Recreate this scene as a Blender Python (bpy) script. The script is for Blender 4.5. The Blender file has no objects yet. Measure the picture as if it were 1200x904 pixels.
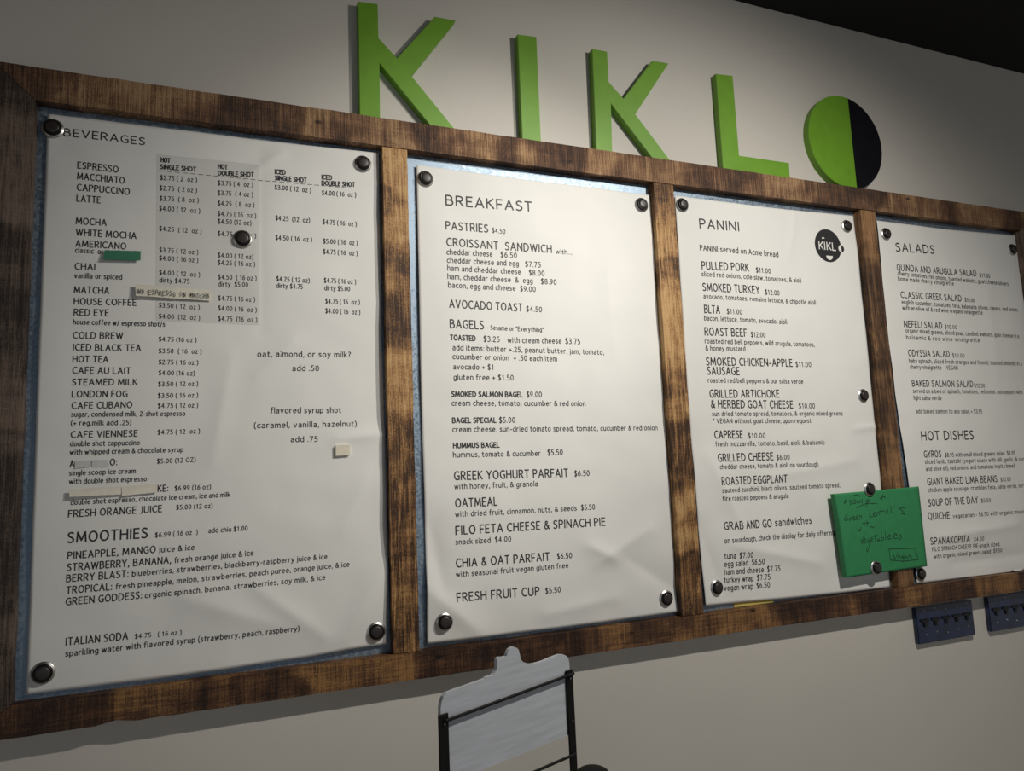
import bpy, bmesh, math, random
from mathutils import Vector, Matrix, noise

# ------------------------------------------------------------------ camera
sc = bpy.context.scene
EYE = Vector((0.0, -1.444, 1.6))
PITCH, YAW, ROLL, FPX = 0.1229930, 0.3903382, -0.0416263, 861.99
fwd = Vector((math.sin(YAW)*math.cos(PITCH), math.cos(YAW)*math.cos(PITCH), math.sin(PITCH)))
rt0 = Vector((math.cos(YAW), -math.sin(YAW), 0.0)); up0 = rt0.cross(fwd)
RT = math.cos(ROLL)*rt0 + math.sin(ROLL)*up0
UP = -math.sin(ROLL)*rt0 + math.cos(ROLL)*up0
cd = bpy.data.cameras.new('camera'); cam = bpy.data.objects.new('camera', cd)
sc.collection.objects.link(cam); sc.camera = cam
cd.sensor_fit = 'HORIZONTAL'; cd.sensor_width = 36.0; cd.lens = FPX/1200*36.0
cd.clip_start = 0.05
M = Matrix((RT, UP, -fwd)).transposed().to_4x4(); M.translation = EYE
cam.matrix_world = M

# ------------------------------------------------------------------ light
world = bpy.data.worlds.new('room_air'); sc.world = world; world.use_nodes = True
bg = world.node_tree.nodes['Background']
bg.inputs[0].default_value = (1.0, 0.97, 0.92, 1); bg.inputs[1].default_value = 0.245

def spot(loc, tgt, energy, angle, blend, color, size):
    l = bpy.data.lights.new('ceiling_spot', 'SPOT'); l.energy = energy; l.color = color
    l.spot_size = math.radians(angle); l.spot_blend = blend; l.shadow_soft_size = size
    o = bpy.data.objects.new('ceiling_spot', l); sc.collection.objects.link(o)
    o.location = loc
    o.rotation_euler = (Vector(tgt)-Vector(loc)).to_track_quat('-Z', 'Y').to_euler()
    return o
spot((1.00, -1.20, 2.70), (0.455, 0.0, 1.94), 40, 50, 1.0, (1.0, 0.965, 0.89), 0.018)
spot((1.30, -1.10, 2.56), (0.86, 0.0, 0.60), 62, 160, 1.0, (1.0, 0.96, 0.885), 0.018)
wl = bpy.data.lights.new('daylight_window', 'AREA'); wl.shape = 'RECTANGLE'
wl.size = 3.4; wl.size_y = 1.0; wl.energy = 5.5; wl.color = (0.30, 0.60, 1.0)
wo = bpy.data.objects.new('daylight_window', wl); sc.collection.objects.link(wo)
wo.location = (0.2, -5.2, 1.15); wo.rotation_euler = (math.radians(90), 0, 0)

vs = sc.view_settings
sc.display_settings.display_device = 'sRGB'
vs.view_transform = 'Standard'; vs.look = 'None'; vs.gamma = 1.0; vs.use_curve_mapping = False
vs.exposure = 0.0

# ------------------------------------------------------------------ planes of the place (metres)
WALL = -0.012
RAIL = -0.044          # front of the timber frame
POST = -0.042
PANEL = -0.019         # front of the metal sheets
PAPER = -0.025
U = 1.4                # camera to frame front

def at(x, y, Y=RAIL):
    """point of the vertical plane at depth Y seen at (x, y) of the photograph"""
    v = (x-600)*RT - (y-452)*UP + FPX*fwd
    return EYE + v*((Y-EYE.y)/v.y)

# ------------------------------------------------------------------ materials
MATS = {}
def mat(name, color, rough=0.6, metal=0.0, spec=0.5, coat=0.0):
    m = bpy.data.materials.new(name); m.use_nodes = True
    b = m.node_tree.nodes['Principled BSDF']
    b.inputs['Base Color'].default_value = (*color, 1); b.inputs['Roughness'].default_value = rough
    b.inputs['Metallic'].default_value = metal; b.inputs['Specular IOR Level'].default_value = spec
    b.inputs['Coat Weight'].default_value = coat
    MATS[name] = m
    return m, m.node_tree.nodes, m.node_tree.links, b
def nd(N, t, **k):
    n = N.new(t)
    for a, v in k.items(): setattr(n, a, v)
    return n
def vary(name, color, amt, scale, rough=0.6, bump=0.0, bscale=None, detail=4, sc3=(1,1,1), **k):
    """plain colour with a little procedural unevenness and bump"""
    m, N, L, b = mat(name, color, rough, **k)
    tc = nd(N, 'ShaderNodeTexCoord'); mp = nd(N, 'ShaderNodeMapping'); mp.inputs['Scale'].default_value = sc3
    L.new(tc.outputs['Object'], mp.inputs[0])
    no = nd(N, 'ShaderNodeTexNoise'); no.inputs['Scale'].default_value = scale; no.inputs['Detail'].default_value = detail
    L.new(mp.outputs[0], no.inputs['Vector'])
    r = nd(N, 'ShaderNodeValToRGB')
    r.color_ramp.elements[0].position = 0.3; r.color_ramp.elements[1].position = 0.7
    r.color_ramp.elements[0].color = (*[c*(1-amt) for c in color], 1)
    r.color_ramp.elements[1].color = (*[min(1, c*(1+amt)) for c in color], 1)
    L.new(no.outputs[0], r.inputs[0]); L.new(r.outputs[0], b.inputs['Base Color'])
    if bump:
        n2 = nd(N, 'ShaderNodeTexNoise'); n2.inputs['Scale'].default_value = bscale or scale; n2.inputs['Detail'].default_value = 3
        L.new(mp.outputs[0], n2.inputs['Vector'])
        bp = nd(N, 'ShaderNodeBump'); bp.inputs['Strength'].default_value = bump; bp.inputs['Distance'].default_value = 0.002
        L.new(n2.outputs[0], bp.inputs['Height']); L.new(bp.outputs[0], b.inputs['Normal'])
    return m

vary('wall_paint', (0.60, 0.565, 0.51), 0.02, 3, 0.7, 0.12, 160)
vary('ceiling_paint', (0.0015, 0.0015, 0.0018), 0.3, 4, 0.9)
vary('floor_concrete', (0.50, 0.46, 0.40), 0.2, 5, 0.5)
vary('paper', (0.79, 0.778, 0.742), 0.015, 8, 0.75, 0.05, 220)
mat('ink', (0.018, 0.018, 0.02), 0.6)
mat('ink_soft', (0.05, 0.05, 0.052), 0.6)
vary('grey_print', (0.66, 0.65, 0.62), 0.01, 8, 0.75)
vary('green_paint', (0.15, 0.335, 0.02), 0.06, 30, 0.5, 0.05, 90)
vary('black_paint', (0.006, 0.006, 0.009), 0.2, 20, 0.35)
vary('green_card', (0.028, 0.235, 0.085), 0.06, 60, 0.75, 0.1, 300)
mat('card_ink', (0.006, 0.02, 0.012), 0.6)
vary('green_tape', (0.05, 0.20, 0.12), 0.05, 60, 0.5)
vary('cream_tape', (0.72, 0.68, 0.57), 0.06, 90, 0.6)
vary('grey_tape', (0.60, 0.60, 0.58), 0.04, 90, 0.6)
vary('pad_foam', (0.78, 0.72, 0.58), 0.06, 140, 0.7)
vary('yellow_paper', (0.62, 0.50, 0.12), 0.05, 60, 0.7)
mat('magnet_chrome', (0.66, 0.64, 0.61), 0.34, 1.0)
vary('magnet_plastic', (0.030, 0.023, 0.021), 0.2, 120, 0.42)
vary('magnet_rim', (0.006, 0.0055, 0.0055), 0.2, 120, 0.3, spec=0.3)
vary('white_board', (0.50, 0.52, 0.56), 0.10, 14, 0.55, sc3=(1, 1, 12))
vary('black_metal', (0.004, 0.004, 0.004), 0.3, 40, 0.6, spec=0.25)
mat('rivet_steel', (0.35, 0.35, 0.35), 0.35, 1.0)
vary('blue_plate', (0.010, 0.020, 0.058), 0.35, 40, 0.22, spec=0.6)
mat('hook_black', (0.004, 0.004, 0.005), 0.45)
mat('screw_pale', (0.42, 0.44, 0.45), 0.3, 0.8)
mat('logo_white', (0.80, 0.78, 0.74), 0.7)

def galvanised():
    m, N, L, b = mat('galvanised', (0.5, 0.55, 0.6), 0.42, 0.8)
    tc = nd(N, 'ShaderNodeTexCoord')
    v = nd(N, 'ShaderNodeTexVoronoi'); v.inputs['Scale'].default_value = 260
    L.new(tc.outputs['Object'], v.inputs['Vector'])
    r = nd(N, 'ShaderNodeValToRGB'); L.new(v.outputs['Color'], r.inputs[0])
    r.color_ramp.elements[0].color = (0.15, 0.20, 0.26, 1); r.color_ramp.elements[1].color = (0.36, 0.44, 0.52, 1)
    L.new(r.outputs[0], b.inputs['Base Color'])
    mr = nd(N, 'ShaderNodeMapRange'); mr.inputs[3].default_value = 0.36; mr.inputs[4].default_value = 0.66
    L.new(v.outputs['Color'], mr.inputs[0]); L.new(mr.outputs[0], b.inputs['Roughness'])
galvanised()

def wood(name, axis, seed, saw=0.5, base=((0.020, 0.010, 0.006), (0.075, 0.036, 0.017), (0.19, 0.095, 0.042), (0.33, 0.185, 0.085))):
    """reclaimed timber: grain along axis (0 = x, 2 = z), saw kerfs across it, uneven stain, knots, nail holes"""
    m, N, L, b = mat(name, base[1], 0.55, spec=0.35)
    tc = nd(N, 'ShaderNodeTexCoord')
    def mp(s, loc=(0, 0, 0)):
        n = nd(N, 'ShaderNodeMapping'); n.inputs['Scale'].default_value = s
        n.inputs['Location'].default_value = tuple(seed*1.37+c for c in loc); L.new(tc.outputs['Object'], n.inputs[0]); return n
    def noi(s, scale, detail=5, rough=0.6, dist=0.0, loc=(0, 0, 0)):
        n = nd(N, 'ShaderNodeTexNoise'); n.inputs['Scale'].default_value = scale; n.inputs['Detail'].default_value = detail
        n.inputs['Roughness'].default_value = rough; n.inputs['Distortion'].default_value = dist
        L.new(mp(s, loc).outputs[0], n.inputs['Vector']); return n.outputs[0]
    al = lambda a, c: (a, 1, c) if axis == 0 else (c, 1, a)
    patch = noi(al(1.0, 0.35), 6, 3, 0.5, 0.6)                       # boards blotched in blocks
    pm = nd(N, 'ShaderNodeMapRange', interpolation_type='SMOOTHSTEP'); pm.inputs[1].default_value = 0.43; pm.inputs[2].default_value = 0.58
    L.new(patch, pm.inputs[0]); patch = pm.outputs[0]
    tone = noi(al(1.0, 1.0), 16, 4, 0.6, 0.5, (5, 0, 8))
    grain = noi(al(0.07, 1.6), 95, 6, 0.75, 1.2, (3, 1, 2))           # grain
    kerf = noi(al(3.4, 0.07), 95, 5, 0.85, 0.0, (7, 2, 5))             # saw marks across
    fine = noi((1, 1, 1), 420, 2, 0.6)
    def math_(op, a, bb):
        n = nd(N, 'ShaderNodeMath', operation=op)
        for i, q in enumerate((a, bb)):
            if isinstance(q, (int, float)): n.inputs[i].default_value = q
            else: L.new(q, n.inputs[i])
        return n.outputs[0]
    s = math_('ADD', math_('MULTIPLY', math_('SUBTRACT', patch, 0.5), 0.30), 0.5)
    s = math_('ADD', s, math_('MULTIPLY', math_('SUBTRACT', tone, 0.5), 0.7))
    s = math_('ADD', s, math_('MULTIPLY', math_('SUBTRACT', grain, 0.5), 2.6*(1-saw)-0.65))
    s = math_('ADD', s, math_('MULTIPLY', math_('SUBTRACT', kerf, 0.5), 2.5*saw))
    s = math_('ADD', s, math_('MULTIPLY', math_('SUBTRACT', fine, 0.5), 0.5))
    r = nd(N, 'ShaderNodeValToRGB'); e = r.color_ramp.elements
    e[0].position = 0.24; e[0].color = (*base[0], 1); e[1].position = 0.80; e[1].color = (*base[3], 1)
    x = e.new(0.42); x.color = (*base[1], 1); x = e.new(0.58); x.color = (*base[2], 1)
    L.new(s, r.inputs[0])
    kn = nd(N, 'ShaderNodeTexVoronoi'); kn.inputs['Scale'].default_value = 9
    L.new(mp(al(0.8, 1.5), (1, 5, 3)).outputs[0], kn.inputs['Vector'])
    kr = nd(N, 'ShaderNodeMapRange'); kr.inputs[1].default_value = 0.035; kr.inputs[2].default_value = 0.075
    kr.inputs[3].default_value = 0.18; kr.inputs[4].default_value = 1.0
    L.new(kn.outputs['Distance'], kr.inputs[0])
    mx = nd(N, 'ShaderNodeMix', data_type='RGBA', blend_type='MULTIPLY'); mx.inputs[0].default_value = 1
    L.new(r.outputs[0], mx.inputs[6]); L.new(kr.outputs[0], mx.inputs[7]); L.new(mx.outputs[2], b.inputs['Base Color'])
    bp = nd(N, 'ShaderNodeBump'); bp.inputs['Strength'].default_value = 0.7; bp.inputs['Distance'].default_value = 0.002
    L.new(s, bp.inputs['Height']); L.new(bp.outputs[0], b.inputs['Normal'])
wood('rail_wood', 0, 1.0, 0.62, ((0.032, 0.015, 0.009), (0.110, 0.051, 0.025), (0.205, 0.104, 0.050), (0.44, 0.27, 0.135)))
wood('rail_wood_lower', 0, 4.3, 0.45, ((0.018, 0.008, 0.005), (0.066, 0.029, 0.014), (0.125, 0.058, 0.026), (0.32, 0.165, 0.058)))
wood('stile_wood', 2, 2.0, 0.15, ((0.03, 0.020, 0.015), (0.085, 0.058, 0.043), (0.14, 0.098, 0.073), (0.22, 0.155, 0.115)))
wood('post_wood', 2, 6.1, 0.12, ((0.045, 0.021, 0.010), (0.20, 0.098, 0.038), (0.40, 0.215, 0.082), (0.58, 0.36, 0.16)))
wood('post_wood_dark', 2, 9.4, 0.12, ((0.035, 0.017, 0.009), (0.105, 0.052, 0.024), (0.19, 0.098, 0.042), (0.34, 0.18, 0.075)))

# ------------------------------------------------------------------ object helpers
def tag(o, label=None, cat=None, group=None, kind=None):
    if label: o['label'] = label
    if cat: o['category'] = cat
    if group: o['group'] = group
    if kind: o['kind'] = kind
    return o
ORG = {}
def thing(name, label, cat, base, group=None):
    o = bpy.data.objects.new(name, None); sc.collection.objects.link(o)
    o.location = base; o.empty_display_size = 0.02; ORG[o.name] = Vector(base)
    return tag(o, label, cat, group)
def obj(name, bm, m, parent=None, base=None, smooth=False):
    """bm is in world coordinates; the object's origin goes to base (or to the parent's base)"""
    org = Vector(base) if base is not None else (ORG[parent.name] if parent else Vector((0, 0, 0)))
    bmesh.ops.translate(bm, verts=bm.verts, vec=-org)
    me = bpy.data.meshes.new(name); bm.to_mesh(me); bm.free()
    for k in (m if isinstance(m, (list, tuple)) else [m]): me.materials.append(MATS[k])
    if smooth:
        for p in me.polygons: p.use_smooth = True
    o = bpy.data.objects.new(name, me); sc.collection.objects.link(o)
    if parent: o.parent = parent; o.location = org-ORG[parent.name]
    else: o.location = org
    ORG[o.name] = org
    return o
def box(bm, x0, x1, y0, y1, z0, z1, bev=0.0):
    g = bmesh.ops.create_cube(bm, size=1.0)['verts']
    for v in g:
        v.co = Vector((x0+(v.co.x+.5)*(x1-x0), y0+(v.co.y+.5)*(y1-y0), z0+(v.co.z+.5)*(z1-z0)))
    if bev:
        es = list({e for v in g for e in v.link_edges})
        bmesh.ops.bevel(bm, geom=es, offset=bev, segments=2, affect='EDGES')
    return bm
def prism(pts, yf, yb, bev=0.0):
    """outline pts (x, z) counter-clockwise seen from the front, between depths yf (front) and yb"""
    bm = bmesh.new()
    f = bm.faces.new([bm.verts.new((x, yf, z)) for x, z in pts])
    if f.calc_area() and f.normal.y > 0: bmesh.ops.reverse_faces(bm, faces=[f])
    r = bmesh.ops.extrude_face_region(bm, geom=[f])
    for v in r['geom']:
        if isinstance(v, bmesh.types.BMVert): v.co.y = yb
    bmesh.ops.recalc_face_normals(bm, faces=bm.faces)
    if bev:
        es = [e for e in bm.edges if all(abs(v.co.y-yf) < 1e-6 for v in e.verts)]
        bmesh.ops.bevel(bm, geom=es, offset=bev, segments=2, affect='EDGES')
    big = [q for q in bm.faces if len(q.verts) > 4]
    bmesh.ops.triangulate(bm, faces=big)
    return bm
def rod(bm, a, b, r, seg=10):
    a, b = Vector(a), Vector(b); d = b-a
    q = d.to_track_quat('Z', 'Y').to_matrix().to_4x4(); q.translation = (a+b)/2
    bmesh.ops.create_cone(bm, cap_ends=True, segments=seg, radius1=r, radius2=r, depth=d.length, matrix=q)
def lathe(bm, prof, seg=40):
    """profile (radius, distance out of the wall); axis runs along -y"""
    rings = []
    for r, h in prof:
        if r < 1e-6: rings.append([bm.verts.new((0, -h, 0))]); continue
        rings.append([bm.verts.new((r*math.cos(2*math.pi*k/seg), -h, r*math.sin(2*math.pi*k/seg))) for k in range(seg)])
    for A, B in zip(rings, rings[1:]):
        for k in range(seg):
            k2 = (k+1) % seg
            if len(A) == 1 and len(B) == 1: continue
            if len(B) == 1: bm.faces.new((A[k], A[k2], B[0]))
            elif len(A) == 1: bm.faces.new((A[0], B[k2], B[k]))
            else: bm.faces.new((A[k], A[k2], B[k2], B[k]))
    bmesh.ops.recalc_face_normals(bm, faces=bm.faces)

# ------------------------------------------------------------------ the setting
ZC = at(1030, 43.5, WALL).z
bm = bmesh.new(); box(bm, -4, 5.5, WALL, 0.15, 0, ZC+0.12)
tag(obj('wall_back', bm, 'wall_paint'), kind='structure')
bm = bmesh.new(); box(bm, -4, 5.5, -5.6, WALL, ZC, ZC+0.12)
tag(obj('ceiling', bm, 'ceiling_paint'), kind='structure')
bm = bmesh.new(); box(bm, -4, 5.5, -5.6, WALL, -0.1, 0)
tag(obj('floor', bm, 'floor_concrete'), kind='structure')

# ------------------------------------------------------------------ timber menu board
Z = lambda u: 1.6+U*u
X = lambda u: U*u
TO, TI, BI, BO = Z(.524), Z(.4815), Z(-.2285), Z(-.2635)
LO, LI, RI, RO = X(-.248), X(-.2035), X(1.611), X(1.656)
board = thing('menu_board', 'long reclaimed timber frame on the wall divided into four metal backed bays', 'menu board', ((LO+RO)/2, WALL, BO))
rnd = random.Random(4)

def plank(x0, x1, z0, z1, yf, yb, along, cut=None, rough=0.0012, seed=0, chip=None):
    """board with slightly uneven sawn edges. cut: (dx at start, dx at end) mitre along the inner edge"""
    bm = bmesh.new(); n = 90; m = 4
    grid = []
    for i in range(n+1):
        t = i/n; row = []
        for j in range(m+1):
            s = j/m
            if along == 'x':
                a = x0+(x1-x0)*t; c = z0+(z1-z0)*s
                if cut: a = (x0+cut[0](s))+((x1+cut[1](s))-(x0+cut[0](s)))*t
                e = rough*noise.noise(Vector((a*22, seed, s*3)))+rough*.6*noise.noise(Vector((a*90, seed+4, s*3)))
                if j in (0, m): c += e
                if chip and j == 0: c += chip[2]*max(0, 1-abs(a-chip[0])/chip[1])**.5
                row.append((a, c))
            else:
                c = z0+(z1-z0)*t; a = x0+(x1-x0)*s
                if cut: c = (z0+cut[0](s))+((z1+cut[1](s))-(z0+cut[0](s)))*t
                e = rough*noise.noise(Vector((seed, c*16, s*3)))+rough*.6*noise.noise(Vector((seed+4, c*70, s*3)))
                if j in (0, m): a += e
                row.append((a, c))
        grid.append(row)
    F = [[bm.verts.new((a, yf, c)) for a, c in r] for r in grid]
    B = [[bm.verts.new((a, yb, c)) for a, c in r] for r in grid]
    for i in range(n):
        for j in range(m):
            bm.faces.new((F[i][j], F[i+1][j], F[i+1][j+1], F[i][j+1])); bm.faces.new((B[i][j], B[i][j+1], B[i+1][j+1], B[i+1][j]))
        bm.faces.new((F[i][0], B[i][0], B[i+1][0], F[i+1][0])); bm.faces.new((F[i][m], F[i+1][m], B[i+1][m], B[i][m]))
    for j in range(m):
        bm.faces.new((F[0][j], F[0][j+1], B[0][j+1], B[0][j])); bm.faces.new((F[n][j], B[n][j], B[n][j+1], F[n][j+1]))
    bmesh.ops.recalc_face_normals(bm, faces=bm.faces)
    return bm
g = 0.0006
w = LI-LO
# mitred corners: rails run full length at the outer edge
obj('top_rail', plank(LO, RO, TI, TO, RAIL, WALL, 'x', (lambda s: w*(1-s)+g, lambda s: -w*(1-s)-g), seed=1), 'rail_wood', board)
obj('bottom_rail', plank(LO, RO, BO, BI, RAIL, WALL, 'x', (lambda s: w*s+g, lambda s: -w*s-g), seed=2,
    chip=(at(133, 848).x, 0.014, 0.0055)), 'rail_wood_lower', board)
obj('stile', plank(LO, LI, BO, TO, RAIL, WALL, 'z', (lambda s: (BI-BO)*s+g, lambda s: -(TO-TI)*s-g), seed=3), 'stile_wood', board)
obj('stile', plank(RI, RO, BO, TO, RAIL, WALL, 'z', (lambda s: (BI-BO)*(1-s)+g, lambda s: -(TO-TI)*(1-s)-g), seed=5), 'stile_wood', board)
POSTS = [(X(.2255), X(.2615)), (X(.684), X(.7235)), (X(1.149), X(1.1875))]
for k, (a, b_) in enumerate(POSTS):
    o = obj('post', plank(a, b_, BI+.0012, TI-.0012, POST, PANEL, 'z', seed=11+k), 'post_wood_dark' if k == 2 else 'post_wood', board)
edges = [LI]+[q for p in POSTS for q in p]+[RI]
for k in range(4):
    bm = bmesh.new(); box(bm, edges[2*k]-.008, edges[2*k+1]+.008, WALL, PANEL, BI-.004, TI+.004)
    p = obj('metal_panel', bm, 'galvanised', board)
    x0, x1 = edges[2*k], edges[2*k+1]
    for fx in (0.22, 0.78):                                  # nail heads along the top edge
        bm = bmesh.new(); rod(bm, (x0+(x1-x0)*fx, PANEL+.001, TI-.0125), (x0+(x1-x0)*fx, PANEL-.0012, TI-.0125), .0022, 12)
        obj('nail', bm, 'rivet_steel', p)

# ------------------------------------------------------------------ paper menus
def poly_at(pts, t):
    """point at fraction t of a polyline (by length)"""
    L = [(pts[i+1]-pts[i]).length for i in range(len(pts)-1)]; d = t*sum(L)
    for i, l in enumerate(L):
        if d <= l or i == len(L)-1: return pts[i].lerp(pts[i+1], min(1, d/l) if l else 0)
        d -= l
CREASES = {
 0: [((330, 180), (290, 205), .0022, .010), ((405, 745), (452, 660), .0045, .03), ((215, 700), (330, 735), .0035, .03), ((300, 690), (380, 745), .003, .02),
     ((452, 508), (395, 515), .0025, .012), ((270, 420), (250, 540), .0018, .02), ((345, 400), (300, 440), .0015, .012), ((305, 180), (307, 390), -.001, .012), ((400, 620), (430, 560), .002, .02)],
 1: [((500, 690), (560, 740), .005, .03), ((690, 640), (720, 655), .004, .018), ((760, 620), (700, 660), .003, .02), ((735, 655), (790, 690), -.003, .025), ((505, 620), (520, 690), -.004, .025), ((640, 720), (720, 700), .003, .02), ((710, 300), (720, 420), .0012, .03)],
 2: [((930, 250), (925, 300), .002, .01), ((1028, 500), (1000, 503), .002, .008), ((830, 535), (870, 620), .0025, .02), ((860, 640), (960, 660), .003, .02), ((900, 560), (1000, 540), .002, .02), ((820, 620), (850, 700), -.002, .02)],
 3: [((1100, 630), (1190, 615), .004, .02), ((1120, 660), (1200, 650), -.003, .02), ((1150, 300), (1170, 450), .002, .05)],
}
CRW = {k: [(at(*a, PAPER), at(*b, PAPER), h, r) for a, b, h, r in v] for k, v in CREASES.items()}
def paper_y(k, x, z):
    v = Vector((x*3.0+k*7, 0.3, z*3.0))
    d = 0.0034*noise.noise(v)+0.0020*noise.noise(v*2.7)+0.0009*noise.noise(v*6)
    for a, b, h, r in CRW[k]:
        e = Vector((b.x-a.x, b.z-a.z)); q = Vector((x-a.x, z-a.z))
        t = max(0, min(1, q.dot(e)/e.length_squared)); dist = (q-e*t).length
        d += 1.7*h*math.exp(-(dist/r)**1.3)*(.35+.65*math.sin(math.pi*(0.15+0.7*t)))
    return min(PAPER-d, PANEL-.0008)
SHEETS = [
 dict(L=[(56, 133.4), (49.4, 300), (38.9, 590), (30.4, 815)], R=[(443.7, 179.5), (447, 380), (452.2, 560), (453.8, 640), (454, 755)],
      T=[(56, 133.4), (250, 157.5), (443.7, 179.5)], B=[(30.4, 815), (200, 793.5), (363, 770), (405, 762), (454, 755)],
      label='large white beverages menu sheet, leftmost on the board, with taped over lines'),
 dict(L=[(488, 193.5), (493, 440), (499, 640), (500.5, 755)], R=[(761, 229), (771, 370), (786, 510), (787.5, 600), (791, 665), (797, 717)],
      T=[(488, 193.5), (620, 211), (761, 229)], B=[(500.5, 755), (650, 737), (797, 717)],
      label='white breakfast menu sheet in the second bay, brightest lit of the four'),
 dict(L=[(790.4, 229.4), (802, 400), (816, 590), (826.5, 710.2)], R=[(999.8, 253.3), (1010, 350), (1023, 475), (1031, 550), (1043, 689)],
      T=[(790.4, 229.4), (895, 243), (999.8, 253.3)], B=[(826.5, 710.2), (940, 700), (1043, 689)],
      label='white panini menu sheet in the third bay with a round black logo'),
 dict(L=[(1027, 258.7), (1039, 380), (1054, 496), (1065, 572), (1074.5, 684)], R=[(1192, 276.7), (1204, 400), (1221, 560), (1232, 668)],
      T=[(1027, 258.7), (1110, 269), (1192, 276.7)], B=[(1074.5, 684), (1155, 676), (1232, 668)],
      label='white salads and hot dishes menu sheet in the rightmost bay'),
]
sheets = []
for k, s in enumerate(SHEETS):
    e = {q: [at(x, y, PAPER) for x, y in s[q]] for q in 'LRTB'}
    nu, nv = 110, 160; bm = bmesh.new(); G = []
    c00, c10, c01, c11 = e['T'][0], e['T'][-1], e['B'][0], e['B'][-1]
    for j in range(nv+1):
        v = j/nv; l, r = poly_at(e['L'], v), poly_at(e['R'], v); row = []
        for i in range(nu+1):
            u = i/nu; t, b_ = poly_at(e['T'], u), poly_at(e['B'], u)
            p = l.lerp(r, u)+t.lerp(b_, v)-(c00.lerp(c10, u)).lerp(c01.lerp(c11, u), v)
            p.x = min(max(p.x, edges[2*k]+.0015), edges[2*k+1]-.0015); p.z = max(p.z, BI+.001)
            p.y = paper_y(k, p.x, p.z); row.append(bm.verts.new(p))
        G.append(row)
    for j in range(nv):
        for i in range(nu): bm.faces.new((G[j+1][i], G[j+1][i+1], G[j][i+1], G[j][i]))
    # paper thickness
    r = bmesh.ops.extrude_face_region(bm, geom=list(bm.faces))
    for q in r['geom']:
        if isinstance(q, bmesh.types.BMVert): q.co.y -= 0.00025
    bmesh.ops.recalc_face_normals(bm, faces=bm.faces)
    base = (c01+c11)/2; base.y = PAPER
    o = obj('menu_sheet', bm, 'paper', base=base, smooth=True)
    tag(o, s['label'], 'menu', 'menu sheets on the board'); sheets.append(o)
LIFT = 0.00065

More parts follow.
